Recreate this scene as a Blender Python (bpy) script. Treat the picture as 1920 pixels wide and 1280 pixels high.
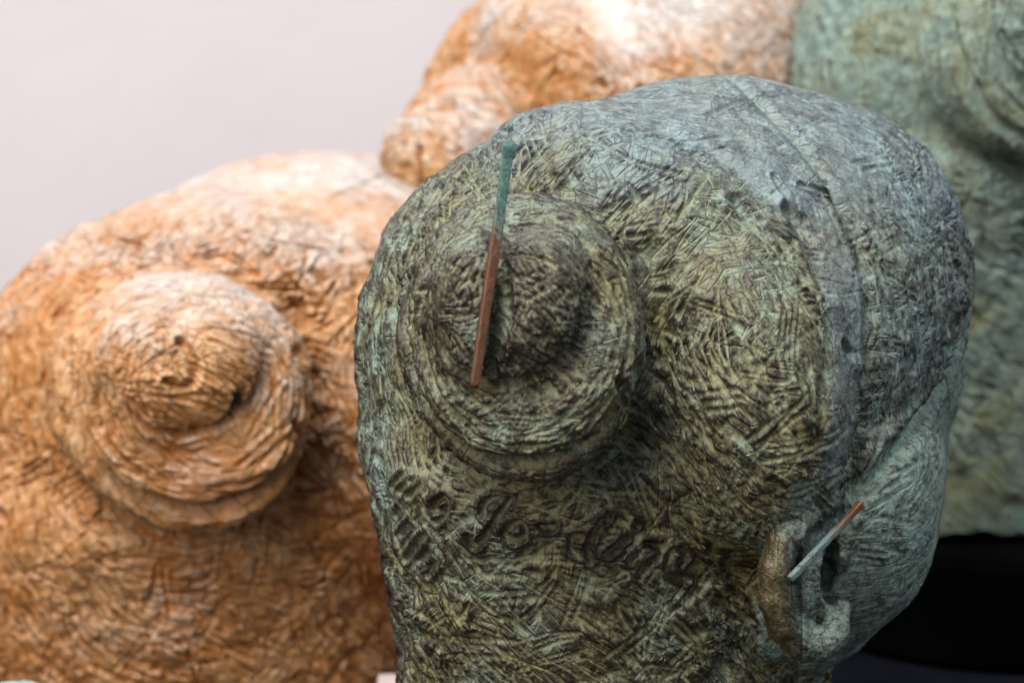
import bpy, math
import numpy as np
from mathutils import Matrix, Vector

# ---------------------------------------------------------------- camera, light, exposure
scene = bpy.context.scene
for o in list(bpy.data.objects):
    bpy.data.objects.remove(o)
COL = scene.collection
PITCH = 15.0
CAM_H = 0.52
D = 1.2                        # metres to the plane the layout is measured in
U = 0.42 / 19.2                # metres per sculpting unit (1 unit = 100 photo pixels at that plane)
DU = D / U
cam_data = bpy.data.cameras.new('camera')
cam_data.sensor_width = 36.0
cam_data.lens = 36.0 * D / 0.42
cam_data.clip_start = 0.05
cam_data.clip_end = 60.0
cam_data.dof.use_dof = True
cam_data.dof.focus_distance = D - 3.6 * U
cam_data.dof.aperture_fstop = 7.5
cam = bpy.data.objects.new('camera', cam_data)
COL.objects.link(cam)
cam.location = (0, 0, CAM_H)
cam.rotation_euler = (math.radians(90 - PITCH), 0, 0)
scene.camera = cam
CAMR = np.array(Matrix.Rotation(math.radians(90 - PITCH), 3, 'X'))
CAMP = np.array([0, 0, CAM_H])

world = bpy.data.worlds.new('World')
scene.world = world
world.use_nodes = True
bg = world.node_tree.nodes['Background']
bg.inputs[0].default_value = (0.72, 0.84, 1.0, 1)
bg.inputs[1].default_value = 0.28


def area(name, loc, target, sx, sy, power, col):
    l = bpy.data.lights.new(name, 'AREA')
    l.shape = 'RECTANGLE'
    l.size = sx
    l.size_y = sy
    l.energy = power
    l.color = col
    o = bpy.data.objects.new(name, l)
    COL.objects.link(o)
    o.location = loc
    d = Vector(target) - Vector(loc)
    o.rotation_euler = d.to_track_quat('-Z', 'Y').to_euler()
    return o


area('window_light', (-0.75, 0.62, 2.25), (0.0, 1.4, 0.15), 1.6, 1.4, 110, (0.90, 0.95, 1.0))
area('side_window_light', (1.7, 1.0, 1.5), (0.1, 1.3, 0.2), 1.0, 1.0, 20, (0.78, 0.89, 1.0))
area('warm_fill', (-1.3, -0.5, 1.1), (0.1, 1.2, 0.15), 1.2, 1.2, 22, (1.0, 0.87, 0.73))  # unseen warm fill, added to lift the lower fronts of the heads

vs = scene.view_settings
vs.view_transform = 'Standard'
vs.look = 'None'
vs.exposure = 0.0
vs.gamma = 1.0
scene.cycles.use_denoising = True
scene.cycles.max_bounces = 8

# ---------------------------------------------------------------- numeric helpers
F = np.float32


def C(px, py, w):
    s = 1 - w / DU
    return np.array([(px - 960) / 100 * s, (640 - py) / 100 * s, w])


def to_px(P):
    s = 1 / (1 - P[:, 2] / DU)
    return 960 + P[:, 0] * s * 100, 640 - P[:, 1] * s * 100


def view_to_world(P):
    Q = np.array(P, dtype=np.float64)
    Q[:, 2] -= DU
    return (Q * U) @ CAMR.T + CAMP


def world_to_view(W):
    Q = (np.asarray(W, dtype=np.float64) - CAMP) @ CAMR / U
    Q[:, 2] += DU
    return Q


def sstep(a, b, x):
    t = np.clip((x - a) / (b - a), 0, 1)
    return t * t * (3 - 2 * t)


def hash3(i, j, k, seed):
    n = (i * 374761393 + j * 668265263 + k * 2147483647 + seed * 974634721) & 0xFFFFFFFF
    n = ((n ^ (n >> 13)) * 1274126177) & 0xFFFFFFFF
    n = n ^ (n >> 16)
    return (n & 0xFFFF).astype(F) / 32767.5 - 1.0


def vnoise(P, scale, seed=0):
    Q = P * scale
    b = np.floor(Q).astype(np.int64)
    f = (Q - b).astype(F)
    f = f * f * (3 - 2 * f)
    r = np.zeros(len(P), dtype=F)
    for dx in (0, 1):
        wx = f[:, 0] if dx else 1 - f[:, 0]
        for dy in (0, 1):
            wy = f[:, 1] if dy else 1 - f[:, 1]
            for dz in (0, 1):
                wz = f[:, 2] if dz else 1 - f[:, 2]
                r += wx * wy * wz * hash3(b[:, 0] + dx, b[:, 1] + dy, b[:, 2] + dz, seed)
    return r


# ---------------------------------------------------------------- the head as a distance field (view frame, 1 unit = 2.2 cm)
def rot(rx=0, ry=0, rz=0):
    return np.array(Matrix.Rotation(math.radians(rz), 3, 'Z') @ Matrix.Rotation(math.radians(ry), 3, 'Y') @ Matrix.Rotation(math.radians(rx), 3, 'X'), dtype=F)


def ell(P, c, r, R=None):
    q = P - np.asarray(c, dtype=F)
    if R is not None:
        q = q @ R
    r = np.asarray(r, dtype=F)
    a = q / r
    k0 = np.sqrt((a * a).sum(-1))
    b = a / r
    k1 = np.sqrt((b * b).sum(-1)) + 1e-6
    return k0 * (k0 - 1) / k1


def smin(a, b, k):
    h = np.clip(0.5 + 0.5 * (b - a) / k, 0, 1)
    return b + (a - b) * h - k * h * (1 - h)


def smax(a, b, k):
    return -smin(-a, -b, k)


def tube(P, pts, k=0.12):
    d = None
    for (a, ra), (b, rb) in zip(pts[:-1], pts[1:]):
        a = np.asarray(a, dtype=F)
        b = np.asarray(b, dtype=F)
        ab = b - a
        t = np.clip(((P - a) @ ab) / (ab @ ab), 0, 1)
        q = P - a - t[..., None] * ab
        e = np.sqrt((q * q).sum(-1)) - (ra + (rb - ra) * t)
        d = e if d is None else smin(d, e, k)
    return d


DOWN = np.array([0, -math.cos(math.radians(PITCH)), -math.sin(math.radians(PITCH))], dtype=F)
NECK0 = C(1055, 880, 0.8).astype(F)
HELIX = [(C(1596, 932, 2.8), .15), (C(1548, 938, 3.45), .21), (C(1505, 966, 3.8), .24), (C(1474, 1012, 4.0), .26), (C(1456, 1070, 4.08), .26),
         (C(1456, 1125, 4.0), .25), (C(1472, 1172, 3.85), .23), (C(1502, 1203, 3.7), .21), (C(1538, 1210, 3.6), .20), (C(1566, 1186, 3.5), .18), (C(1578, 1140, 3.2), .17)]
ANTI = [(C(1560, 1000, 3.3), .09), (C(1534, 1055, 3.6), .11), (C(1530, 1105, 3.55), .12), (C(1550, 1145, 3.35), .12), (C(1576, 1142, 3.2), .11)]
BUN_C = C(970, 622, 4.3).astype(F)
EAR_C = C(1520, 1080, 3.2).astype(F)


def ear_sdf(P):
    d = tube(P, HELIX, 0.3)
    d = smin(d, ell(P, C(1490, 1080, 3.1), (.5, 1.2, .7), rot(0, 25, -8)), 0.2)
    d = smin(d, tube(P, ANTI), 0.1)
    d = smax(d, -tube(P, [(C(1530, 985, 3.85), .10), (C(1506, 1030, 4.1), .15), (C(1500, 1090, 4.1), .18), (C(1508, 1150, 3.95), .17), (C(1538, 1174, 3.8), .11)]), 0.08)
    d = smin(d, ell(P, C(1572, 1042, 3.0), (.2, .26, .4)), 0.12)
    return d


def concha_sdf(P):
    return smin(ell(P, C(1558, 1082, 3.5), (.2, .46, .85)), ell(P, C(1562, 1030, 3.5), (.13, .25, .65)), .1)


def neck_sdf(P):
    q = P - NECK0
    t = q @ DOWN
    tt = np.clip(t, -1.5, 30)
    cx = 0.23 * np.clip(tt, -1.5, 9) + 0.04 * np.clip(tt - 4, 0, 6)
    rx = 3.62 + 0.05 * np.clip(tt, -1.5, 5) + 0.25 * np.clip(tt - 3.5, 0, 4)
    rz = 3.35 + 0.02 * np.clip(tt, -1.5, 8)
    zz = (q - t[..., None] * DOWN)[..., 2] / DOWN[1] * -1
    x = (q[..., 0] - cx)
    d = (np.sqrt((x / rx) ** 2 + (zz / rz) ** 2) - 1) * np.minimum(rx, rz)
    return smax(d, -t - 1.0, 1.0)


BUN_R = rot(-6, -14, 0)


def bun_sdf(P):
    d = ell(P, C(975, 622, 4.0), (2.15, 2.4, 2.0), BUN_R)
    q = (P - C(980, 630, 4.72).astype(F)) @ BUN_R
    x, y = q[..., 0] / 1.34, q[..., 1] / 1.56
    r = np.sqrt(x * x + y * y) + 1e-6
    rad = 0.82 + 0.13 * (x * .6 - y * .8) / r
    d = smin(d, np.sqrt(((r - 1) * 1.45) ** 2 + q[..., 2] ** 2) - rad, 0.3)
    k = ell(P, C(902, 585, 5.4), (1.0, 1.4, 0.95), rot(0, -20, 5))
    k = smin(k, ell(P, C(1005, 580, 5.5), (1.0, 1.4, 1.0), rot(0, 5, -12)), 0.16)
    return smin(d, k, 0.14)


def head_sdf(P, ear=True):
    d = ell(P, C(1330, 612, -0.4), (4.65, 4.75, 4.6))
    d = smin(d, ell(P, C(1035, 655, 0.9), (3.65, 4.05, 3.1), rot(0, -8, 0)), 1.0)
    d = smin(d, ell(P, C(1553, 512, -0.8), (2.66, 3.25, 3.5), rot(0, 0, 6)), 0.6)
    d = smin(d, ell(P, C(1402, 735, 2.75), (1.85, 2.95, 2.2), rot(0, 12, 10)), 0.42)
    d = smin(d, ell(P, C(1180, 380, 1.8), (2.6, 1.55, 1.9), rot(0, 0, -22)), 0.7)
    f = ell(P, C(1545, 930, 0.5), (2.2, 2.9, 2.9), rot(0, 0, -10))
    f = smin(f, ell(P, C(1690, 690, -0.7), (1.12, 1.5, 1.8), rot(0, 0, 8)), 0.5)
    f = smin(f, ell(P, C(1660, 860, -1.2), (1.12, 1.2, 2.0)), 0.4)
    f = smin(f, ell(P, C(1470, 1110, 0.4), (1.5, 1.35, 2.2), rot(0, 0, -35)), 0.6)
    d = smin(d, f, 0.22)
    d = smin(d, neck_sdf(P), 0.7)
    for f, c, r, k in ((bun_sdf, BUN_C, 4.6, 0.32), (ear_sdf, EAR_C, 2.9, 0.1)):
        q = P - c
        m = np.flatnonzero((q * q).sum(-1) < r * r)
        if len(m):
            d[m] = smin(d[m], f(P[m]), k)
            if f is ear_sdf:
                d[m] = smax(d[m], -concha_sdf(P[m]), 0.1)
    return d


def grad(P, f, e=0.01):
    k = np.array([[1, -1, -1], [-1, -1, 1], [-1, 1, -1], [1, 1, 1]], dtype=F)
    g = np.zeros_like(P)
    for i in range(4):
        g += k[i] * f(P + k[i] * F(e))[:, None]
    return g / (4 * e)


def surface_nets(f, org, h):
    s = f < 0
    nx, ny, nz = f.shape
    cs = np.zeros((nx - 1, ny - 1, nz - 1), dtype=np.int8)
    for a in (0, 1):
        for b in (0, 1):
            for c in (0, 1):
                cs += s[a:nx - 1 + a, b:ny - 1 + b, c:nz - 1 + c]
    cells = np.argwhere((cs > 0) & (cs < 8))
    idm = -np.ones(cs.shape, dtype=np.int32)
    idm[cells[:, 0], cells[:, 1], cells[:, 2]] = np.arange(len(cells))
    acc = np.zeros((len(cells), 3))
    cnt = np.zeros(len(cells))
    for ax in range(3):
        o1, o2 = [i for i in range(3) if i != ax]
        for a in (0, 1):
            for b in (0, 1):
                p = cells.copy()
                p[:, o1] += a
                p[:, o2] += b
                q = p.copy()
                q[:, ax] += 1
                fa = f[p[:, 0], p[:, 1], p[:, 2]]
                fb = f[q[:, 0], q[:, 1], q[:, 2]]
                m = (fa < 0) != (fb < 0)
                t = np.where(m, fa / np.where(m, fa - fb, 1), 0)
                x = p.astype(float)
                x[:, ax] += t
                acc[m] += x[m]
                cnt[m] += 1
    V = acc / cnt[:, None] * h + org
    quads = []
    for ax in range(3):
        o1, o2 = (ax + 1) % 3, (ax + 2) % 3
        sl0 = [slice(None)] * 3
        sl1 = [slice(None)] * 3
        sl0[ax] = slice(0, -1)
        sl1[ax] = slice(1, None)
        e = np.argwhere(s[tuple(sl0)] != s[tuple(sl1)])
        e = e[(e[:, o1] > 0) & (e[:, o2] > 0) & (e[:, o1] < f.shape[o1] - 1) & (e[:, o2] < f.shape[o2] - 1)]
        inside = s[e[:, 0], e[:, 1], e[:, 2]]
        def cell(a, b):
            c = e.copy()
            c[:, o1] += a
            c[:, o2] += b
            return idm[c[:, 0], c[:, 1], c[:, 2]]
        q = np.stack([cell(-1, -1), cell(0, -1), cell(0, 0), cell(-1, 0)], 1)
        q[~inside] = q[~inside][:, ::-1]
        quads.append(q)
    return V.astype(F), np.concatenate(quads)


def subdivide(V, Q):
    e = np.stack([Q, np.roll(Q, -1, 1)], -1).reshape(-1, 2)
    e.sort(1)
    n = len(V)
    key = e[:, 0].astype(np.int64) * n + e[:, 1]
    uq, inv = np.unique(key, return_inverse=True)
    inv = inv.reshape(-1)
    em = (V[uq // n] + V[uq % n]) / 2
    fm = V[Q].mean(1)
    ei = inv.reshape(-1, 4) + n
    fi = np.arange(len(Q)) + n + len(uq)
    V2 = np.concatenate([V, em, fm]).astype(F)
    out = [np.stack([Q[:, i], ei[:, i], fi, ei[:, i - 1]], 1) for i in range(4)]
    return V2, np.concatenate(out)


def edges_of(Q, n):
    e = np.stack([Q, np.roll(Q, -1, 1)], -1).reshape(-1, 2)
    e.sort(1)
    uq = np.unique(e[:, 0].astype(np.int64) * n + e[:, 1])
    return uq // n, uq % n


def smooth_field(x, E, iters, n):
    a, b = E
    deg = np.bincount(a, minlength=n) + np.bincount(b, minlength=n)
    for _ in range(iters):
        s = np.bincount(a, weights=x[b], minlength=n) + np.bincount(b, weights=x[a], minlength=n)
        x = 0.3 * x + 0.7 * s / np.maximum(deg, 1)
    return x


def mesh_normals(V, Q):
    a, b, c, d = (V[Q[:, i]] for i in range(4))
    x, y = c - a, d - b
    fn = np.stack([x[:, 1] * y[:, 2] - x[:, 2] * y[:, 1], x[:, 2] * y[:, 0] - x[:, 0] * y[:, 2], x[:, 0] * y[:, 1] - x[:, 1] * y[:, 0]], 1)
    N = np.zeros((len(V), 3))
    for k in range(3):
        for i in range(4):
            N[:, k] += np.bincount(Q[:, i], weights=fn[:, k], minlength=len(V))
    return (N / np.maximum(np.linalg.norm(N, axis=1), 1e-12)[:, None]).astype(F)


def project(V, Q, iters=1):
    for _ in range(iters):
        N = mesh_normals(V, Q)
        V = V - N * np.clip(head_sdf(V), -.1, .1)[:, None]
    return V.astype(F)


def base_mesh(h=0.13):
    lo = np.array([-3.9, -11.6, -6.2])
    hi = np.array([9.6, 5.9, 7.2])
    ax = [np.arange(lo[i], hi[i], h, dtype=F) for i in range(3)]
    f = np.empty([len(a) for a in ax], dtype=F)
    gy, gz = np.meshgrid(ax[1], ax[2], indexing='ij')
    for i0 in range(0, len(ax[0]), 8):
        xs = ax[0][i0:i0 + 8]
        P = np.empty((len(xs),) + gy.shape + (3,), dtype=F)
        P[..., 0] = xs[:, None, None]
        P[..., 1] = gy
        P[..., 2] = gz
        f[i0:i0 + 8] = head_sdf(P.reshape(-1, 3)).reshape(P.shape[:-1])
    V, Q = surface_nets(f, lo, h)
    E = edges_of(Q, len(V))
    for _ in range(3):
        V = np.stack([smooth_field(V[:, i], E, 1, len(V)) for i in range(3)], 1).astype(F)
        V = project(V, Q)
    return V, Q


# ---------------------------------------------------------------- sculpting on the mesh
class Sculpt:
    def __init__(self, V, Q, seed):
        self.V, self.Q = V, Q
        self.n = len(V)
        self.N = mesh_normals(V, Q)
        self.NZ = vnoise(V, 7.0, seed + 90)
        self.NZ2 = vnoise(V, 3.0, seed + 91)
        self.H = np.zeros(self.n, dtype=F)
        self.B = np.zeros(self.n, dtype=F)       # broad forms
        self.px, self.py = to_px(V)
        self.front = self.N[:, 2] > -0.1
        self.rng = np.random.default_rng(seed)
        self.cs = 0.3
        k = np.floor(V / self.cs).astype(np.int64) + 200
        key = (k[:, 0] * 512 + k[:, 1]) * 512 + k[:, 2]
        self.order = np.argsort(key, kind='stable')
        ks = key[self.order]
        uq, st = np.unique(ks, return_index=True)
        en = np.append(st[1:], len(ks))
        fi = np.flatnonzero(self.front)
        pk = (self.px[fi] // 12).astype(np.int64) * 4096 + (self.py[fi] // 12).astype(np.int64)
        o2 = np.argsort(pk, kind='stable')
        self.fi = fi[o2]
        u2, s2 = np.unique(pk[o2], return_index=True)
        e2 = np.append(s2[1:], len(fi))
        self.bins = {int(a): (int(b), int(c)) for a, b, c in zip(u2, s2, e2)}
        self.cells = {int(a): (int(b), int(c)) for a, b, c in zip(uq, st, en)}

    def near(self, p, r):
        lo = np.floor((p - r) / self.cs).astype(int) + 200
        hi = np.floor((p + r) / self.cs).astype(int) + 200
        out = []
        for i in range(lo[0], hi[0] + 1):
            for j in range(lo[1], hi[1] + 1):
                b = (i * 512 + j) * 512
                for k in range(lo[2], hi[2] + 1):
                    c = self.cells.get(b + k)
                    if c:
                        out.append(self.order[c[0]:c[1]])
        if not out:
            return np.zeros(0, dtype=np.int64)
        return np.concatenate(out)

    def pick(self, px, py):
        bx, by = int(px // 12), int(py // 12)
        c = [self.fi[slice(*self.bins[(bx + i) * 4096 + by + j])] for i in (-1, 0, 1) for j in (-1, 0, 1) if (bx + i) * 4096 + by + j in self.bins]
        if not c:
            return None
        c = np.concatenate(c)
        zt = self.V[c, 2].max()
        c = c[self.V[c, 2] > zt - 0.5]
        return c[np.argmin((self.px[c] - px) ** 2 + (self.py[c] - py) ** 2)]

    def line3d(self, pts, step=6.0):
        out = []
        for a, b in zip(pts[:-1], pts[1:]):
            n = max(1, int(math.hypot(b[0] - a[0], b[1] - a[1]) / step))
            for i in range(n):
                t = i / n
                j = self.pick(a[0] + (b[0] - a[0]) * t, a[1] + (b[1] - a[1]) * t)
                if j is not None:
                    out.append(self.V[j])
        j = self.pick(*pts[-1])
        if j is not None:
            out.append(self.V[j])
        return np.array(out)

    def dist(self, L, rmax):
        """distance from the vertices to a polyline on the surface"""
        D_ = np.full(self.n, 9.0, dtype=F)
        for i in range(len(L)):
            a = L[i]
            b = L[min(i + 1, len(L) - 1)]
            c = (a + b) / 2
            idx = self.near(c, rmax + np.linalg.norm(b - a) / 2)
            if len(idx) == 0:
                continue
            ab = b - a
            t = np.clip(((self.V[idx] - a) @ ab) / max(ab @ ab, 1e-9), 0, 1)
            q = self.V[idx] - a - t[:, None] * ab
            d = np.sqrt((q * q).sum(1))
            D_[idx] = np.minimum(D_[idx], d)
        return D_

    def groove(self, pts, width, depth, rim=0.0, sm=True):
        L = self.line3d(smooth_line(pts) if sm else pts)
        for _ in range(4):
            if len(L) > 4:
                L[1:-1] = (L[:-2] + 2 * L[1:-1] + L[2:]) / 4
        if len(L) < 1:
            return None
        d = self.dist(L, width * 3)
        h = -depth * np.exp(-(d / width) ** 2)
        if rim:
            h += rim * np.exp(-((d - 1.7 * width) / (0.6 * width)) ** 2)
        self.B += h
        return d

    def strokes(self, count, field, mask, L=(.25, .6), W=(.03, .06), dep=(.02, .05), rim=0.35, spread=20, cross=0.3, shingle=0.2, curve=0.12, hatch=3, wob=0.2):
        """cuts of the modelling tool: little groups of nearly parallel grooves and smeared clay dabs"""
        rng = self.rng
        cand = np.flatnonzero(mask > 0.01)
        w = mask[cand].astype(float)
        groups = max(1, int(count / ((hatch + 1) / 2)))
        seeds = rng.choice(cand, size=groups, p=w / w.sum())
        ang = field(seeds) + np.radians(rng.normal(0, spread, groups))
        x = rng.random(groups) < cross
        ang = np.where(x, ang + np.radians(rng.uniform(40, 120, groups)), ang)
        V, Nn, H = self.V, self.N, self.H
        for j, a in zip(seeds, ang):
            n0 = Nn[j]
            ca, sa = math.cos(a), math.sin(a)
            dt = ca * n0[0] + sa * n0[1]
            t = np.array([ca - n0[0] * dt, sa - n0[1] * dt, -n0[2] * dt])
            l = math.sqrt(t @ t)
            if l < 0.15:
                continue
            t /= l
            b = np.array([n0[1] * t[2] - n0[2] * t[1], n0[2] * t[0] - n0[0] * t[2], n0[0] * t[1] - n0[1] * t[0]])
            m_ = int(rng.integers(1, hatch + 1))
            hl0 = L[0] + (L[1] - L[0]) * rng.random() ** 1.7
            ww0 = W[0] + (W[1] - W[0]) * rng.random() ** 1.4
            cv = rng.normal(0, curve)
            pitch = ww0 * rng.uniform(2.0, 3.4)
            reach = hl0 * 1.3 + pitch * m_ / 2 + ww0 * 2
            idx0 = self.near(V[j], min(reach, 0.9))
            if len(idx0) == 0:
                continue
            q = V[idx0] - V[j]
            ok = np.abs(q @ n0) < 0.45
            idx0, q = idx0[ok], q[ok]
            u0 = q @ t
            v0 = q @ b - cv * u0 * u0
            sh = rng.random() < shingle
            for k in range(m_):
                hl = hl0 * rng.uniform(.6, 1.15)
                ww = ww0 * rng.uniform(.7, 1.25)
                dd = (dep[0] + (dep[1] - dep[0]) * rng.random()) * min(1.3, mask[j] + 0.1)
                tilt = rng.normal(0, .09)
                u = (u0 - rng.normal(0, .25) * hl) / hl
                v = (v0 - (k - (m_ - 1) / 2) * pitch - tilt * u0) / ww
                s_ = (np.abs(u) < 1) & (np.abs(v) < 3.4)
                if not s_.any():
                    continue
                idx, u, v = idx0[s_], u[s_], v[s_]
                v = v + wob * self.NZ[idx]
                env = np.clip((1 - np.abs(u)) * 3.0, 0, 1) * np.clip(0.85 + 0.8 * self.NZ2[idx], .15, 1.3)
                if sh:
                    s = np.clip(v / 3.2, -1, 1)
                    prof = np.where(s < 0.55, (s + 1) / 1.55, (1 - s) / 0.45)
                    H[idx] = H[idx] * (1 - 0.5 * env * (1 - np.abs(s))) + env * dd * 0.9 * (prof - 0.35)
                else:
                    g = np.exp(-(v * v) ** 1.4)
                    r_ = np.exp(-((np.abs(v) - 1.8) / 0.7) ** 2)
                    H[idx] = H[idx] * (1 - 0.7 * env * g) - env * dd * g + env * dd * rim * r_


def smooth_line(pts, it=2):
    P = [np.array(p, dtype=float) for p in pts]
    for _ in range(it):
        if len(P) < 3:
            break
        Q = [P[0]]
        for a, b in zip(P[:-1], P[1:]):
            Q += [a * .75 + b * .25, a * .25 + b * .75]
        Q.append(P[-1])
        P = Q
    return P


FIELD = np.array([
    (1000, 1000, 8), (800, 1000, -55), (720, 900, -70), (760, 1150, -60), (1000, 1130, -25), (1000, 1240, -35), (1300, 1170, -38),
    (1200, 930, -25), (900, 930, -8), (1350, 1060, -35), (1450, 1240, -45),
    (690, 620, -80), (700, 750, -75), (725, 450, 68), (800, 330, 58), (900, 270, 52), (1000, 250, 50), (1150, 320, 48), (1250, 430, 52),
    (1300, 560, 48), (1245, 700, -68), (1400, 600, -62), (1400, 750, -40), (1450, 880, -32), (1500, 700, -72), (1340, 900, -48), (1290, 800, -60),
    (1200, 200, -20), (1400, 280, -42), (1420, 400, -55), (1500, 170, -18), (1640, 230, -32), (1560, 300, -45),
    (1700, 400, -55), (1720, 550, -68), (1680, 700, -78), (1780, 500, -62), (1650, 820, -85), (1590, 700, -88),
    (1700, 900, 30), (1650, 1050, -15), (1760, 760, 60), (1600, 1180, 20)], dtype=float)

BAND = [(1575, 880), (1578, 790), (1594, 690), (1590, 600), (1575, 500), (1535, 415), (1470, 350), (1400, 290), (1330, 240), (1260, 200), (1200, 170)]
CREASE_FRONT = [(1610, 860), (1622, 720), (1636, 600), (1622, 470), (1580, 375), (1510, 275), (1445, 215), (1400, 170), (1370, 140)]
CREASE_BACK = [(1545, 880), (1538, 780), (1556, 650), (1548, 540), (1515, 440), (1460, 385), (1400, 330), (1325, 275), (1240, 235)]
HAIRLINE = [(1600, 915), (1660, 860), (1715, 790), (1762, 720), (1800, 640), (1815, 590)]
LETTERS = [
    # upper row
    [(752, 890), (740, 902), (734, 915)], [(760, 905), (748, 922)],
    [(768, 905), (785, 902), (800, 920)], [(785, 912), (766, 930)],
    [(832, 932), (815, 940), (812, 955), (826, 962), (838, 948), (835, 934), (841, 950), (833, 968), (820, 978)],
    [(902, 962), (908, 940), (925, 932), (952, 942), (938, 962), (915, 968), (903, 960)], [(953, 940), (930, 975), (905, 1012), (889, 1028), (879, 1005)],
    [(945, 1002), (955, 985), (975, 978), (988, 990), (980, 1008), (962, 1015), (947, 1005)],
    [(1013, 987), (1025, 990), (1037, 987)],
    [(1098, 1006), (1078, 1003), (1066, 1018), (1072, 1034), (1092, 1040)], [(1143, 966), (1122, 985), (1106, 1008), (1101, 1030), (1106, 1050)],
    [(1195, 982), (1195, 985)],
    [(1172, 1010), (1155, 1025), (1138, 1040)],
    [(1212, 1022), (1196, 1040), (1181, 1054)], [(1214, 1022), (1232, 1022), (1250, 1030), (1240, 1044), (1215, 1058), (1200, 1080)],
    [(1280, 1026), (1258, 1036), (1250, 1054), (1262, 1076), (1290, 1088)], [(1278, 1030), (1290, 1042), (1276, 1056)],
    # lower row
    [(746, 955), (738, 966)], [(766, 980), (748, 1002)], [(798, 1002), (776, 1022), (759, 1050)], [(802, 1030), (786, 1050)], [(816, 1055), (802, 1078)],
]


def sculpt_head(V, Q, hang, style, seed, letters, density):
    S = Sculpt(V, Q, seed)
    n = S.n
    px, py = S.px, S.py
    z = V[:, 2]
    front = S.front
    # regions
    ex, ey = (px - 978) / 228, (py - 622) / 256
    rb = np.sqrt(ex * ex + ey * ey)
    bun = (bun_sdf(V) < 0.06) & front & (z > 2.5)
    knob = bun & (((px - 950) / 165) ** 2 + ((py - 578) / 155) ** 2 < 1)
    earv = (ear_sdf(V) < 0.05) & front
    cr = S.line3d(smooth_line(CREASE_FRONT))
    db = S.dist(S.line3d(smooth_line(BAND)), 0.9)
    band = np.clip(sstep(0.55, 0.35, db), 0, 1)
    hl = np.array(HAIRLINE, dtype=float)
    hx = np.interp(px, [1380, 1440, 1500] + list(hl[:, 0]) + [1900], [1120, 1000, 940] + list(hl[:, 1]) + [500])
    neckm = (py > 880) & ~earv
    face = sstep(-6, 6, py - hx) * (px > 1420) * (neck_sdf(V) > 0.12) * (~earv)
    face = face * (px > 1380)
    # direction field
    fx, fy, fa = FIELD[:, 0], FIELD[:, 1], np.radians(FIELD[:, 2])

    def field(idx):
        d = (px[idx][:, None] - fx) ** 2 + (py[idx][:, None] - fy) ** 2 + 400
        w = d ** -1.5
        a = np.arctan2((w * np.sin(2 * fa)).sum(1), (w * np.cos(2 * fa)).sum(1)) / 2
        tb = np.arctan2(-(py[idx] - 622), px[idx] - 978) + math.pi / 2
        k = bun[idx] | ((rb[idx] < 1.12) & front[idx])
        kn = knob[idx]
        tk = np.arctan2(-(py[idx] - 600), px[idx] - 940) + math.pi / 2
        tk = np.where((px[idx] > 940) & (py[idx] > 500), np.radians(-48), tk)
        return np.where(kn, tk, np.where(k, tb, a))

    crown = sstep(430, 230, py - (px - 1350) * 0.25) * (1 - .75 * sstep(1560, 1700, px)) * front
    amp = np.ones(n, dtype=F)
    amp *= 1 - 0.74 * crown
    amp *= 1 - (0.85 if style == 'bronze' else 0.3) * band
    amp *= 1 - 0.62 * face
    amp *= np.clip(0.95 + 0.75 * vnoise(V, 0.8, seed + 40), .35, 1.45)
    amp = np.where(earv, 0.1, amp).astype(F)
    amp = np.where(front | (S.N[:, 2] > -0.5), amp, amp * 0.5)
    # broad forms
    S.B += (0.06 * vnoise(V, 0.9, seed) + 0.03 * vnoise(V, 2.2, seed + 1)) * np.where(earv, .15, 1)
    cd = 1.0 if style == 'bronze' else 0.5
    S.groove(CREASE_FRONT, .13, .11 * cd, .015)
    S.groove(CREASE_BACK, .16, .08 * cd, .0)
    S.groove([(p[0] + 8, p[1] + 8) for p in HAIRLINE], .16, .22, .04)
    S.groove([(1330, 215), (1400, 190), (1470, 172), (1540, 168)], .06, .06, .02)
    if style == 'bronze':
        S.groove([(930, 455), (943, 540), (944, 630), (922, 695)], .10, .15, .04)
    S.groove([(1215, 470), (1245, 580), (1240, 700), (1185, 830)], .22, .18, .0)
    S.groove([(800, 430), (757, 520), (745, 620), (775, 760), (850, 850), (960, 885), (1080, 860), (1165, 790), (1205, 690)], .15, .30, .0)
    S.groove([(797, 600), (812, 660), (870, 716), (960, 728), (1050, 694), (1094, 625), (1106, 545)], .07, .13, .03)
    S.groove([(800, 470), (778, 600), (800, 720), (860, 790)], .06, .09, .03)
    S.groove([(1165, 500), (1190, 600), (1170, 720), (1100, 810)], .05, .06, .03)
    for q in [[(1330, 300), (1250, 262), (1170, 245)], [(1450, 330), (1490, 390)], [(1100, 250), (1180, 300), (1280, 330)], [(1500, 345), (1560, 362)]]:
        S.groove(q, .05, .05, .03)
    for (qx, qy) in ((1382, 383), (1483, 395), (1168, 722), (1590, 655), (705, 860), (1452, 905)):
        S.groove([(qx - 5, qy - 6), (qx + 4, qy + 7)], .09, .13, .03, sm=False)
    if style == 'plaster':
        S.groove([(940, 505), (957, 550), (958, 600), (946, 630), (922, 632), (908, 612)], .085, .17, .05)
        S.groove([(757, 520), (745, 620), (775, 760), (850, 850), (960, 885), (1080, 860), (1165, 790), (1210, 690), (1190, 560)], .2, .2, .0)
        S.groove([(797, 600), (812, 660), (870, 716), (960, 728), (1050, 694), (1094, 625), (1106, 545)], .10, .14, .0)
        S.groove([(1000, 470), (1080, 500), (1150, 570), (1160, 660)], .05, .06, .02)
    k = density
    hairm = amp * np.where(bun, 0.45, 1)
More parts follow.
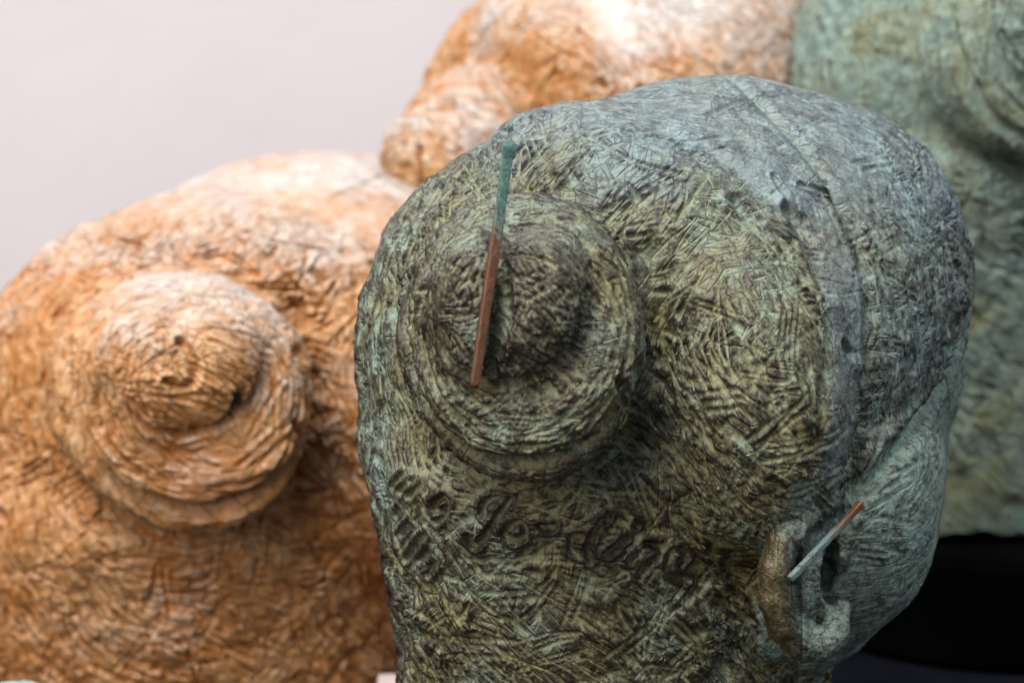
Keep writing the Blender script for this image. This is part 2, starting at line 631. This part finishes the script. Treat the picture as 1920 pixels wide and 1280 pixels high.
    if style == 'bronze':
        S.strokes(int(1300 * k), field, hairm, (.25, .8), (.07, .17), (.05, .11), .05, 24, .3, .85, hatch=3)
        S.strokes(int(3200 * k), field, amp, (.3, .9), (.03, .055), (.035, .075), .08, 14, .22, .05, hatch=4, curve=.06)
        S.strokes(int(900 * k), field, bun * 1.0, (.3, .9), (.03, .05), (.03, .07), .05, 8, .06, .0, hatch=4)
        S.strokes(int(2200 * k), field, np.maximum(amp, .1) * (~earv), (.2, .6), (.022, .034), (.025, .05), .08, 16, .3, .0, hatch=3, curve=.06)
        S.strokes(int(700 * k), field, band * .8 + .4 * face + crown * .35, (.12, .4), (.022, .035), (.010, .024), .2, 25, .3, .0)
        S.strokes(int(260 * k), field, (knob & (py > 500)) * 1.0, (.25, .5), (.03, .05), (.05, .08), .05, 14, .3, .0, hatch=4)
    else:
        calm = np.where(bun, 0.4, 1) * np.where(neckm, .55, 1) * amp
        S.strokes(int(900 * k), field, neckm * front * 1.0, (.35, .9), (.03, .045), (.05, .09), .08, 8, .12, .0, hatch=2, curve=.08)
        S.strokes(int(2600 * k), field, calm, (.2, .6), (.08, .17), (.04, .09), .1, 25, .35, .9, hatch=3)
        S.strokes(int(2600 * k), field, calm, (.2, .8), (.032, .045), (.05, .10), .08, 20, .35, .0, hatch=3)
        S.strokes(int(700 * k), field, bun * 1.0, (.3, .9), (.03, .055), (.04, .08), .1, 8, .04, .0, hatch=4)
        S.strokes(int(1800 * k), field, np.maximum(calm, .15) * (~earv), (.12, .4), (.024, .04), (.03, .06), .1, 24, .4, .0, hatch=3)
    S.H = np.where(S.H > 0.03, 0.03 + 0.06 * np.tanh((S.H - 0.03) / 0.06), S.H).astype(F)
    E = edges_of(Q, n)
    lettmask = np.zeros(n, dtype=F)
    lettnear = np.zeros(n, dtype=F)
    if letters:
        calm = np.zeros(n, dtype=F)
        for q in LETTERS:
            L = S.line3d(smooth_line(q), 4)
            if len(L) == 0:
                continue
            d = S.dist(L, 0.3)
            g = np.exp(-(d / 0.062) ** 6)
            S.H = S.H * (1 - 0.9 * np.exp(-(d / 0.2) ** 4)) - (0.13 if q[0][0] > 830 else 0.07) * g + 0.03 * np.exp(-((d - .12) / .04) ** 2)
            lettnear = np.maximum(lettnear, np.exp(-(d / 0.22) ** 2).astype(F))
            lettmask = np.maximum(lettmask, (d < 0.075).astype(F))
    r1, r2 = vnoise(V, 4.5, seed + 5), vnoise(V, 10, seed + 6)
    grain = 0.018 * (0.5 - np.abs(r1)) + 0.02 * r2 * (0.4 + 0.6 * (r1 > 0)) + 0.008 * vnoise(V, 21, seed + 7)
    H = S.H + S.B + grain * (0.4 + 0.6 * amp)
    relief = S.H + 0.6 * S.B + grain
    relief = relief - smooth_field(relief.astype(np.float64), E, 36, n)
    P = V + S.N * H[:, None]
    hm, ha, hb = hang
    P[hm] = (P[ha] + P[hb]) / 2
    # parts
    part = np.zeros(n, dtype=np.int8)                # hair
    part[neckm & (face < 0.5)] = 1                   # neck
    part[(band > 0.5) & (part == 0)] = 2             # hair_band
    part[face > 0.5] = 3                             # face
    part[bun] = 4                                    # hair_bun
    part[earv] = 5                                   # ear
    if letters:
        part[(lettmask > 0.5) & (part == 1)] = 6     # inscription
    fb = sstep(-45, 30, py - hx + 40 * vnoise(V, 2.5, seed + 60)) * (px > 1420) * sstep(-0.05, 0.3, neck_sdf(V) + 0.15 * vnoise(V, 2.0, seed + 62))
    sknob = bun * sstep(1.15, .7, ((px - 950) / 165) ** 2 + ((py - 578) / 155) ** 2 + .25 * vnoise(V, 3, seed + 65))
    earin = earv * sstep(1496, 1512, px)
    bz = ((px - 1036) / 12) ** 2 + ((py - 668) / 34) ** 2 + 0.9 * vnoise(V, 6, seed + 61)
    attrs = {
        'relief': np.clip(relief / 0.05, -2, 2) * (1 - .85 * lettmask),
        'teal': np.clip(0.34 + fb * 0.6 + 0.15 * crown + 0.35 * sstep(1520, 1760, px) + 0.15 * sstep(800, 690, px) + 0.55 * earin + .5 * earv * sstep(1000, 950, py), 0, 1),
        'cover': np.clip(0.55 + 0.16 * fb - 0.17 * sknob - .12 * earin - .3 * (earv & ~(earin > .5)) - 0.05 * lettmask + 0.06 * lettnear, 0, 1),
        'sky_sheen': np.clip(crown * 0.85 + 0.6 * band + 0.4 * sstep(1560, 1720, px) * (1 - fb) + 0.2 * sstep(520, 380, py) + .45 * (crown > 0) * vnoise(V, 1.1, seed + 64) - .3 * fb, 0, 1),  # cool sky reflection painted as blue-grey on crown, band and front hair
        'scored': np.clip(np.where(earv, .5, 1.0) * (1 - .88 * band) * (1 - .4 * crown) * (1 - .55 * fb) * np.where(bun, .75, 1) * (1 - lettmask) * (1 - .6 * lettnear), 0, 1),
        'gold': np.where(earv, sstep(1492, 1455, px - 0.1 * (py - 1080)) * sstep(965, 1030, py), 0),
        'pale_top': np.clip(0.75 * sstep(560, 180, py - (px - 1350) * 0.2) + 0.4 * sstep(640, 400, py) * bun + .35 * vnoise(V, .7, seed + 63), 0, 1),  # pale crown and bun top: uneven shellac, with the overhead sheen painted in
        'stain': sstep(1.0, 0.4, bz) * front * bun,
    }
    scr = [scratch_patches(S, E, field, c, sp, cr_, seed + 70 + i) for i, (c, sp, cr_) in enumerate(((1500, 9, .08), (1100, 14, .85)))]
    attrs['letter'] = lettmask
    return P, part, attrs, scr, V


def scratch_patches(S, E, field, count, spread, cross, seed):
    """split the skin into small patches, each with its own direction of fine scratching"""
    rng = np.random.default_rng(seed)
    sd = rng.choice(S.n, count, replace=False)
    lab = -np.ones(S.n, dtype=np.int32)
    lab[sd] = np.arange(count)
    a, b = E
    for _ in range(200):
        ua = np.flatnonzero((lab[a] < 0) & (lab[b] >= 0))
        lab[a[ua]] = lab[b[ua]]
        ub = np.flatnonzero((lab[b] < 0) & (lab[a] >= 0))
        lab[b[ub]] = lab[a[ub]]
        if len(ua) + len(ub) == 0:
            break
    lab = np.maximum(lab, 0)
    ang = field(sd) + np.radians(rng.normal(0, spread, count))
    ang = np.where(rng.random(count) < cross, ang + np.radians(rng.uniform(50, 110, count)), ang)
    t = np.stack([np.cos(ang), np.sin(ang), 0 * ang], 1)
    nn = S.N[sd]
    t = t - nn * (t * nn).sum(1)[:, None]
    t /= np.maximum(np.linalg.norm(t, axis=1), 1e-3)[:, None]
    return lab, sd, t, np.cross(nn, t)


PART_NAMES = ['hair', 'neck', 'hair_band', 'face', 'ear_mesh', 'ear', 'inscription']
PART_NAMES[4] = 'hair_bun'


def mesh_from(name, V, Q, attrs, mat, parent, origin):
    used = np.unique(Q)
    remap = -np.ones(int(used.max()) + 1, dtype=np.int64)
    remap[used] = np.arange(len(used))
    q = remap[Q]
    me = bpy.data.meshes.new(name)
    me.vertices.add(len(used))
    me.vertices.foreach_set('co', (V[used] - origin).astype(F).ravel())
    me.loops.add(q.size)
    me.loops.foreach_set('vertex_index', q.astype(np.int32).ravel())
    me.polygons.add(len(q))
    me.polygons.foreach_set('loop_start', np.arange(0, q.size, 4, dtype=np.int32))
    me.update(calc_edges=True)
    me.polygons.foreach_set('use_smooth', np.ones(len(q), dtype=bool))
    for k, a in attrs.items():
        if a.ndim == 2:
            at = me.attributes.new(k, 'FLOAT_VECTOR', 'POINT')
            at.data.foreach_set('vector', a[used].astype(F).ravel())
        else:
            at = me.attributes.new(k, 'FLOAT', 'POINT')
            at.data.foreach_set('value', a[used].astype(F))
    me.materials.append(mat)
    me.validate()
    o = bpy.data.objects.new(name, me)
    COL.objects.link(o)
    o.parent = parent
    return o


def thing(name, label, cat, loc, group=None):
    o = bpy.data.objects.new(name, None)
    o.empty_display_size = 0.05
    COL.objects.link(o)
    o.location = loc
    o['label'] = label
    o['category'] = cat
    if group:
        o['group'] = group
    return o


def place(P, bun_px, bun_dist, scale, yaw, nod=0.0, squash=1.0, flare=0.0, slim=1.0, flat=1.0, neck=1.0):
    """turn a head about its own vertical axis and stand it so that its bun is at the given distance"""
    piv = C(960, 610, 5.0)
    q = (P - piv) * scale
    W = q @ CAMR.T * U                                # world directions
    Rz = np.array(Matrix.Rotation(math.radians(yaw), 3, 'Z') @ Matrix.Rotation(math.radians(nod), 3, 'X'))
    W = W @ Rz.T
    W[:, 0] = np.where(W[:, 0] > 0, W[:, 0] * slim, W[:, 0])
    W[:, 1] = np.where(W[:, 1] < 0, W[:, 1] * flat, W[:, 1])
    W[:, 0] = np.where(W[:, 0] < 0, W[:, 0] * (1 + flare * sstep(-0.01, -0.16, W[:, 2])), W[:, 0])
    W[:, 2] = np.where(W[:, 2] < -.08, -.08 + (W[:, 2] + .08) * neck, W[:, 2])
    W[:, 2] = np.where(W[:, 2] > 0, W[:, 2] * squash, W[:, 2])
    w = DU - bun_dist
    c = C(bun_px[0], bun_px[1], w)
    return W + view_to_world(c[None])[0]


# ---------------------------------------------------------------- materials
def new_mat(name):
    m = bpy.data.materials.new(name)
    m.use_nodes = True
    nt = m.node_tree
    return m, nt, nt.nodes['Principled BSDF']


class NT:
    def __init__(self, nt):
        self.nt = nt
        self.tc = nt.nodes.new('ShaderNodeTexCoord').outputs['Object']

    def link(self, a, b):
        if isinstance(a, (int, float)):
            b.default_value = a
        elif isinstance(a, tuple):
            b.default_value = a if len(a) == 4 else (*a, 1)
        else:
            self.nt.links.new(a, b)

    def math(self, op, a, b=0.0, clamp=False):
        n = self.nt.nodes.new('ShaderNodeMath')
        n.operation = op
        n.use_clamp = clamp
        self.link(a, n.inputs[0])
        self.link(b, n.inputs[1])
        return n.outputs[0]

    def noise(self, scale, detail=4, rough=.6, dist=0.0):
        n = self.nt.nodes.new('ShaderNodeTexNoise')
        self.nt.links.new(self.tc, n.inputs['Vector'])
        n.inputs['Scale'].default_value = scale
        n.inputs['Detail'].default_value = detail
        n.inputs['Roughness'].default_value = rough
        n.inputs['Distortion'].default_value = dist
        return n.outputs['Fac']

    def attr(self, name):
        n = self.nt.nodes.new('ShaderNodeAttribute')
        n.attribute_name = name
        return n.outputs['Fac']

    def scratch(self, i, fa, fb, thin):
        out = []
        for nm, f in (('t', fa), ('b', fb)):
            a = self.nt.nodes.new('ShaderNodeAttribute')
            a.attribute_name = f'{nm}{i}'
            d = self.nt.nodes.new('ShaderNodeVectorMath')
            d.operation = 'DOT_PRODUCT'
            self.nt.links.new(self.tc, d.inputs[0])
            self.nt.links.new(a.outputs['Vector'], d.inputs[1])
            out.append((self.math('MULTIPLY', d.outputs['Value'], f), a))
        c = self.nt.nodes.new('ShaderNodeCombineXYZ')
        self.link(out[0][0], c.inputs[0])
        self.link(out[1][0], c.inputs[1])
        x = self.nt.nodes.new('ShaderNodeVectorMath')
        x.operation = 'DOT_PRODUCT'
        self.nt.links.new(out[0][1].outputs['Vector'], x.inputs[0])
        x.inputs[1].default_value = (37.3, 91.7, 63.1)
        self.link(x.outputs['Value'], c.inputs[2])
        n = self.nt.nodes.new('ShaderNodeTexNoise')
        self.nt.links.new(c.outputs[0], n.inputs['Vector'])
        n.inputs['Scale'].default_value = 1.0
        n.inputs['Detail'].default_value = 0.6
        n.inputs['Roughness'].default_value = .5
        e = self.math('ABSOLUTE', self.math('SUBTRACT', n.outputs['Fac'], .5))
        return self.ramp(e, 0.0, thin, 1.0, 0.0)

    def ramp(self, x, lo, hi, a=0.0, b=1.0):
        n = self.nt.nodes.new('ShaderNodeMapRange')
        n.interpolation_type = 'SMOOTHSTEP'
        self.link(x, n.inputs[0])
        for i, v in zip((1, 2, 3, 4), (lo, hi, a, b)):
            self.link(v, n.inputs[i])
        return n.outputs[0]

    def mix(self, f, a, b):
        n = self.nt.nodes.new('ShaderNodeMix')
        n.data_type = 'RGBA'
        self.link(f, n.inputs[0])
        self.link(a, n.inputs[6])
        self.link(b, n.inputs[7])
        return n.outputs[2]

    def bump(self, h, dist, strength=1.0):
        n = self.nt.nodes.new('ShaderNodeBump')
        n.inputs['Distance'].default_value = dist
        n.inputs['Strength'].default_value = strength
        self.link(h, n.inputs['Height'])
        return n.outputs[0]


def bronze_material(name, cover=0.0, tealshift=0.0, bright=1.0):
    m, nt, bs = new_mat(name)
    T = NT(nt)
    rel = T.attr('relief')
    n1 = T.noise(900, 3, .65)
    n2 = T.noise(140, 4, .6)
    n3 = T.noise(35, 3, .55)
    depth = T.attr('scored')
    l1 = T.math('MULTIPLY', T.scratch(0, 28, 235, .06), depth)
    l2 = T.math('MULTIPLY', T.math('MULTIPLY', T.scratch(1, 30, 235, .05), T.ramp(n3, .48, .60)), depth)
    sc = T.math('MAXIMUM', l1, l2)
    # powdery patina lies in the cuts, bare brown bronze on the rubbed high spots
    s = T.math('MULTIPLY', rel, -0.42)
    s = T.math('ADD', s, T.attr('cover'))
    s = T.math('ADD', s, T.math('MULTIPLY', sc, .32))
    s = T.math('ADD', s, T.math('MULTIPLY', T.math('SUBTRACT', n1, .5), 1.1))
    s = T.math('ADD', s, T.math('MULTIPLY', T.math('SUBTRACT', n2, .5), 0.8))
    s = T.math('ADD', s, cover - .05)
    pat = T.ramp(s, 0.20, 0.95)
    tl = T.math('ADD', T.attr('teal'), T.math('MULTIPLY', T.math('SUBTRACT', n3, .5), 1.5))
    tl = T.math('ADD', tl, tealshift)
    tl = T.ramp(tl, 0.1, 0.9)
    b = bright
    ochre = T.mix(n2, (.18 * b, .135 * b, .040 * b), (.265 * b, .262 * b, .12 * b))
    teal = T.mix(n2, (.13 * b, .185 * b, .145 * b), (.27 * b, .345 * b, .28 * b))
    pc = T.mix(tl, ochre, teal)
    pc = T.mix(T.math('MULTIPLY', T.attr('sky_sheen'), .55), pc, (.205, .25, .26))
    dark = T.mix(n3, (.030, .021, .014), (.080, .066, .052))
    dark = T.mix(T.math('MULTIPLY', T.attr('sky_sheen'), T.ramp(n2, .3, .6, .5, 1.0)), dark, (.115, .142, .150))
    c = T.mix(pat, dark, pc)
    g = T.math('MULTIPLY', T.attr('gold'), T.ramp(T.math('ADD', n2, T.math('MULTIPLY', rel, .15)), .28, .52))
    c = T.mix(T.math('MULTIPLY', T.math('MULTIPLY', g, T.ramp(n1, .35, .6, .35, 1.0)), .85), c, T.mix(n2, (.06, .035, .012), (.20, .14, .035)))
    T.link(c, bs.inputs['Base Color'])
    T.link(T.ramp(pat, 0, 1, .38, .70), bs.inputs['Roughness'])
    T.link(T.ramp(pat, 0, 1, .65, .05), bs.inputs['Metallic'])
    bs.inputs['Specular IOR Level'].default_value = 0.5
    h = T.math('ADD', T.math('MULTIPLY', n1, .35), T.math('MULTIPLY', T.noise(2200, 2, .6), .25))
    h = T.math('ADD', h, T.math('MULTIPLY', sc, -.9))
    T.link(T.bump(h, 0.0010, .75), bs.inputs['Normal'])
    return m


def plaster_material(name, pale=0.0):
    m, nt, bs = new_mat(name)
    T = NT(nt)
    rel = T.attr('relief')
    n1 = T.noise(700, 3, .65)
    n2 = T.noise(110, 4, .6)
    n3 = T.noise(22, 4, .6)
    depth = T.attr('scored')
    l1 = T.math('MULTIPLY', T.scratch(0, 26, 150, .035), depth)
    l2 = T.math('MULTIPLY', T.math('MULTIPLY', T.scratch(1, 28, 130, .03), T.ramp(n3, .40, .62)), depth)
    sc = T.math('MAXIMUM', l1, l2)
    # ochre shellac gathered in the cuts, rubbed thin on the raised clay
    s = T.math('ADD', T.math('MULTIPLY', rel, .30), T.math('MULTIPLY', T.math('SUBTRACT', n2, .5), 1.0))
    s = T.math('ADD', s, T.math('MULTIPLY', T.math('SUBTRACT', n3, .5), 1.2))
    s = T.math('ADD', s, .45 + pale)
    f = T.ramp(s, 0.0, 1.1)
    c = T.mix(f, (.39, .135, .022), (.56, .325, .15))
    w_ = T.ramp(T.math('ADD', T.math('ADD', T.attr('pale_top'), T.math('MULTIPLY', rel, .18)), T.math('MULTIPLY', T.math('SUBTRACT', n2, .5), 1.1)), .05, 1.05, 0, .95)
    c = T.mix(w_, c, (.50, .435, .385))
    crack = T.ramp(T.math('ADD', rel, T.math('MULTIPLY', T.math('SUBTRACT', n1, .5), .8)), -2.1, -.9, 0.7, 0.0)
    crack = T.math('MAXIMUM', crack, T.math('MULTIPLY', sc, .5))
    c = T.mix(crack, c, (.24, .085, .017))
    c = T.mix(T.attr('stain'), c, (.02, .012, .008))
    T.link(c, bs.inputs['Base Color'])
    bs.inputs['Roughness'].default_value = 0.48
    bs.inputs['Specular IOR Level'].default_value = 0.5
    h = T.math('ADD', T.math('MULTIPLY', n1, .35), T.math('MULTIPLY', sc, -1.0))
    T.link(T.bump(h, 0.0011, .9), bs.inputs['Normal'])
    return m


def simple_material(name, ca, cb, scale, rough, metallic=0.0, bump=0.0, spec=.5):
    m, nt, bs = new_mat(name)
    T = NT(nt)
    n = T.noise(scale, 5, .6)
    T.link(T.mix(T.ramp(n, .3, .7), ca, cb), bs.inputs['Base Color'])
    T.link(T.ramp(n, .3, .7, rough * .85, min(1, rough * 1.15)), bs.inputs['Roughness'])
    bs.inputs['Metallic'].default_value = metallic
    bs.inputs['Specular IOR Level'].default_value = spec
    if bump:
        T.link(T.bump(T.noise(scale * 6, 4, .6), bump), bs.inputs['Normal'])
    return m


def rod_material(name, top_green):
    m, nt, bs = new_mat(name)
    T = NT(nt)
    sep = nt.nodes.new('ShaderNodeSeparateXYZ')
    nt.links.new(nt.nodes['Texture Coordinate'].outputs['Generated'], sep.inputs[0])
    n1, n2 = T.noise(900, 4, .65), T.noise(160, 4, .6)
    v = T.math('ADD', sep.outputs[2], T.math('ADD', T.math('MULTIPLY', T.math('SUBTRACT', n2, .5), .7), T.math('MULTIPLY', T.math('SUBTRACT', n1, .5), .35)))
    g = T.ramp(v, *((.58, .74) if top_green else (.92, .45)))
    cu = T.mix(n1, (.05, .024, .014), (.26, .11, .055))
    if not top_green:
        cu = T.mix(n1, (.14, .055, .028), (.27, .12, .06))
    gr = T.mix(T.ramp(n1, .35, .65), (.02, .06, .045), (.09, .19, .15)) if top_green else T.mix(n1, (.06, .10, .09), (.18, .24, .22))
    gr = T.mix(T.ramp(T.noise(420, 3, .7), .58, .66), gr, (.07, .035, .018))
    T.link(T.mix(g, cu, gr), bs.inputs['Base Color'])
    T.link(T.ramp(g, 0, 1, .42, .75), bs.inputs['Roughness'])
    T.link(T.ramp(g, 0, 1, .6, .05), bs.inputs['Metallic'])
    T.link(T.bump(n1, .0004, .8), bs.inputs['Normal'])
    return m


M_BRONZE = bronze_material('bronze_patina')
M_BRONZE_PALE = bronze_material('bronze_pale_patina', .50, .25, .95)
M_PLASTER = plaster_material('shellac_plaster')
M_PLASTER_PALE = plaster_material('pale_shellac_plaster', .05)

# ---------------------------------------------------------------- setting: wall and table
def box(name, lo, hi, mat, bev=0.003):
    import bmesh
    bm = bmesh.new()
    bmesh.ops.create_cube(bm, size=1)
    lo, hi = Vector(lo), Vector(hi)
    c = (lo + hi) / 2
    for v in bm.verts:
        v.co = Vector((v.co[i] * (hi[i] - lo[i]) for i in range(3)))
    if bev:
        bmesh.ops.bevel(bm, geom=list(bm.edges), offset=bev, segments=3, affect='EDGES', profile=.6)
    me = bpy.data.meshes.new(name)
    bm.to_mesh(me)
    bm.free()
    me.materials.append(mat)
    o = bpy.data.objects.new(name, me)
    COL.objects.link(o)
    o.location = c
    return o


wall = box('wall', (-3, 2.08, -0.8), (3, 2.2, 2.6), simple_material('white_wall_paint', (.67, .58, .565), (.73, .64, .62), 2.2, .8, bump=.001), 0)
wall['kind'] = 'structure'
table = box('table_top', (-1.6, 0.55, -0.04), (1.6, 2.075, 0.0), simple_material('black_lacquer', (.006, .006, .008), (.012, .012, .016), 14, .3, spec=.16), .004)
table['kind'] = 'structure'

# ---------------------------------------------------------------- the heads
def refine(V, Q, zmin):
    """halve the cells on the side towards the room's open front; the far side stays coarser, edges kept closed"""
    N = mesh_normals(V, Q)
    px, py = to_px(V)
    sel = (N[Q, 2].max(1) > zmin) & (py[Q].min(1) < 1420)
    n = len(V)
    V2, Qf = subdivide(V, Q[sel])
    def keys(q):
        e = np.stack([q, np.roll(q, -1, 1)], -1).reshape(-1, 2)
        e.sort(1)
        return np.unique(e[:, 0].astype(np.int64) * n + e[:, 1])
    kf, kc = keys(Q[sel]), keys(Q[~sel])
    h = np.flatnonzero(np.isin(kf, kc))
    hang = (n + h, kf[h] // n, kf[h] % n)
    return V2, np.concatenate([Qf, Q[~sel]]), hang


BV, BQ = base_mesh(0.108)
V1, Q1 = subdivide(BV, BQ)
V1 = project(V1, Q1)
V2, Q2, HANG2 = refine(V1, Q1, -0.3)
V2 = project(V2, Q2)
V1, Q1, HANG1 = refine(BV, BQ, -0.5)
V1 = project(V1, Q1)
V3, Q3, HANG3 = refine(*subdivide(BV, BQ), 0.0)
V3 = project(V3, Q3)
print('quads', len(Q3), len(BQ), len(Q1), len(Q2))


def add_head(name, label, cat, V, Q, hang, style, seed, letters, density, xf, mat, zcut, group=None, jag=0.0):
    P, part, attrs, scr, V0 = sculpt_head(V, Q, hang, style, seed, letters, density)
    W = xf(P)
    for i, (lab, sd, t, b) in enumerate(scr):
        for nm, d in (('t', t), ('b', b)):
            q = xf(V0[sd] + d * 0.01) - xf(V0[sd])
            q /= np.maximum(np.linalg.norm(q, axis=1), 1e-9)[:, None]
            attrs[f'{nm}{i}'] = q[lab]
    zc = zcut + jag * (1 + vnoise(W * np.array([1, 1, 0]), 45, 3) + .5 * vnoise(W * np.array([1, 1, 0]), 130, 4))
    keep = (W[Q][:, :, 2] > zc[Q]).any(1)
    W[:, 2] = np.maximum(W[:, 2], zc)
    Q = Q[keep]
    base = W[W[:, 2] < zcut + 0.004 + 2 * jag]
    c = base.mean(0) if len(base) else W.mean(0)
    root = thing(name, label, cat, (c[0], c[1], zcut), group)
    org = np.array(root.location)
    pid = part[Q].max(1)
    objs = {}
    for i, pn in enumerate(PART_NAMES):
        f = Q[pid == i]
        if len(f) < 12:
            continue
        objs[pn] = mesh_from(pn, W, f, attrs, mat, root, org)
    if 'inscription' in objs and 'neck' in objs:
        objs['inscription'].parent = objs['neck']
    return root, objs, org


def bar(name, a, b, prof, mat, parent, org, sides=4, roll=0.0, dents=0.00018, seed=1):
    """tapered bar from a to b; prof = [(t, half width)], rounded square or round section"""
    a, b = np.array(a), np.array(b)
    ax = (b - a) / np.linalg.norm(b - a)
    e1 = np.cross(ax, [0.3, 1, 0.2])
    e1 /= np.linalg.norm(e1)
    e2 = np.cross(ax, e1)
    ns, nr = 60, 32
    ts = np.linspace(0, 1, ns)
    hw = np.interp(ts, [p[0] for p in prof], [p[1] for p in prof])
    th = np.arange(nr) / nr * 2 * math.pi + roll
    p_ = 9.0 if sides == 4 else 2.0
    r = (np.abs(np.cos(th - roll)) ** p_ + np.abs(np.sin(th - roll)) ** p_) ** (-1 / p_)
    V = []
    for t, h in zip(ts, hw):
        V.append(a + (b - a) * t + (np.cos(th) * r * h)[:, None] * e1 + (np.sin(th) * r * h)[:, None] * e2)
    V = np.concatenate(V)
    V = V + dents * np.stack([vnoise(V, 420, seed + i) for i in range(3)], 1)
    Q = [(i * nr + j, i * nr + (j + 1) % nr, (i + 1) * nr + (j + 1) % nr, (i + 1) * nr + j) for i in range(ns - 1) for j in range(nr)]
    me = bpy.data.meshes.new(name)
    me.from_pydata([tuple(v - org) for v in V], [], [q[::-1] for q in Q] + [tuple(range(nr)), tuple(range((ns - 1) * nr, ns * nr))[::-1]])
    for p in me.polygons:
        p.use_smooth = len(p.vertices) == 4
    me.materials.append(mat)
    o = bpy.data.objects.new(name, me)
    COL.objects.link(o)
    o.parent = parent
    return o


main, mo, morg = add_head('bronze_bust', 'green patinated bronze head seen from behind, copper pin across its coiled bun', 'sculpture',
                          V2, Q2, HANG2, 'bronze', 11, True, 1.0, view_to_world, M_BRONZE, 0.0, 'cast heads on the table')
g = 0.0001 * 0
pa, pb = view_to_world(np.array([C(889, 727, 6.5), C(957, 262, 6.2)]))
pin = bar('hairpin', pa, pb, [(0, .0011), (.012, .0015), (.05, .0017), (.5, .0020), (.85, .0017), (.915, .0017), (.945, .0023), (.965, .0026), (.985, .0023), (1, .0009)],
          rod_material('copper_rod', True), main, morg, 4, 0.5)
pin['label'] = 'square copper hairpin with green verdigris on its knobbed top'
pa, pb = view_to_world(np.array([C(1482, 1085, 4.55), C(1617, 942, 3.75)]))
ep = bar('ear_pin', pa, pb, [(0, .0011), (.03, .0013), (.6, .0012), (.93, .0012), (.96, .0017), (.985, .0016), (1, .0008)],
         rod_material('ear_rod', False), main, morg, 4, 0.3, seed=5)
ep['label'] = 'thin copper pin with teal lower end lying across the ear'

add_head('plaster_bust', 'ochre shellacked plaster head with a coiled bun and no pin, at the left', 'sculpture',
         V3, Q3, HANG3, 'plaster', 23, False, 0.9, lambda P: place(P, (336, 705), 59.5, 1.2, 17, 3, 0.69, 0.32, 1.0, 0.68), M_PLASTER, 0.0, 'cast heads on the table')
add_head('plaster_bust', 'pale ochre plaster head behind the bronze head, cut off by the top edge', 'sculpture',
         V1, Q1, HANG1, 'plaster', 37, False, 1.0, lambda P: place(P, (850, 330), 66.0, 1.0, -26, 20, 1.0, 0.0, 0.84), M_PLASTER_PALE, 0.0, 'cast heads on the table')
add_head('bronze_bust', 'blurred pale green bronze head at the back right on a round black base', 'sculpture',
         V1, Q1, HANG1, 'bronze', 51, False, 0.7, lambda P: place(P, (1945, 70), 62.0, 1.0, 30, 0, 1.0, 0.0, 1.0, 0.8, 1.3), M_BRONZE_PALE, 0.055, 'cast heads on the table', 0.004)

# ---------------------------------------------------------------- bases and small things on the table
rear = [o for o in bpy.data.objects if o.get('label', '').startswith('blurred pale')][0]
x, y = rear.location[:2]
M_BLACK = simple_material('black_painted_wood', (.0015, .0015, .0015), (.003, .003, .003), 20, .9, spec=0.0)
import bmesh
bm = bmesh.new()
bmesh.ops.create_cone(bm, cap_ends=True, segments=96, radius1=.135, radius2=.13, depth=.054)
bmesh.ops.bevel(bm, geom=[e for e in bm.edges if len(e.link_faces) == 2 and e.calc_face_angle(0) > 1], offset=.003, segments=3, affect='EDGES')
me = bpy.data.meshes.new('sculpture_base')
bm.to_mesh(me)
bm.free()
me.materials.append(M_BLACK)
b = bpy.data.objects.new('sculpture_base', me)
COL.objects.link(b)
b.location = (x, y, .0274)
b['label'] = 'round black base under the blurred pale green bronze head'
b['category'] = 'base'


def on_plane(px, py, z):
    d = CAMR @ np.array([(px - 960) / 100 * U, (640 - py) / 100 * U, -D])
    return CAMP + d * ((z - CAM_H) / d[2])


e = on_plane(741, 1261, 0.018)
sl = box('plaster_slab', (e[0] - .008, e[1] - .11, 0.0005), (e[0] + .006, e[1], 0.018), simple_material('pink_plaster', (.62, .46, .42), (.70, .55, .50), 40, .8), .0015)
sl['label'] = 'small pale pink slab lying on the table between the two front heads'
sl['category'] = 'slab'

M_TEAL = simple_material('teal_patina', (.16, .26, .24), (.34, .46, .43), 90, .7, bump=.001)
import bmesh
bm = bmesh.new()
bmesh.ops.create_uvsphere(bm, u_segments=48, v_segments=32, radius=1)
k = np.array([v.co for v in bm.verts])
k = k * (1 + .06 * vnoise(k, 3, 5) + .03 * vnoise(k, 8, 6))[:, None] * np.array([.040, .034, .035])
k[:, 2] = np.maximum(k[:, 2], -.033)
for v, c in zip(bm.verts, k):
    v.co = c
for f in bm.faces:
    f.smooth = True
me = bpy.data.meshes.new('bronze_lump')
bm.to_mesh(me)
bm.free()
me.materials.append(M_TEAL)
fr = bpy.data.objects.new('bronze_lump', me)
COL.objects.link(fr)
e = on_plane(22, 1290, 0.066)
fr.location = (e[0], e[1] - .004, .0335)
fr['label'] = 'pale teal bronze lump just showing in the bottom left corner'
fr['category'] = 'bronze lump'
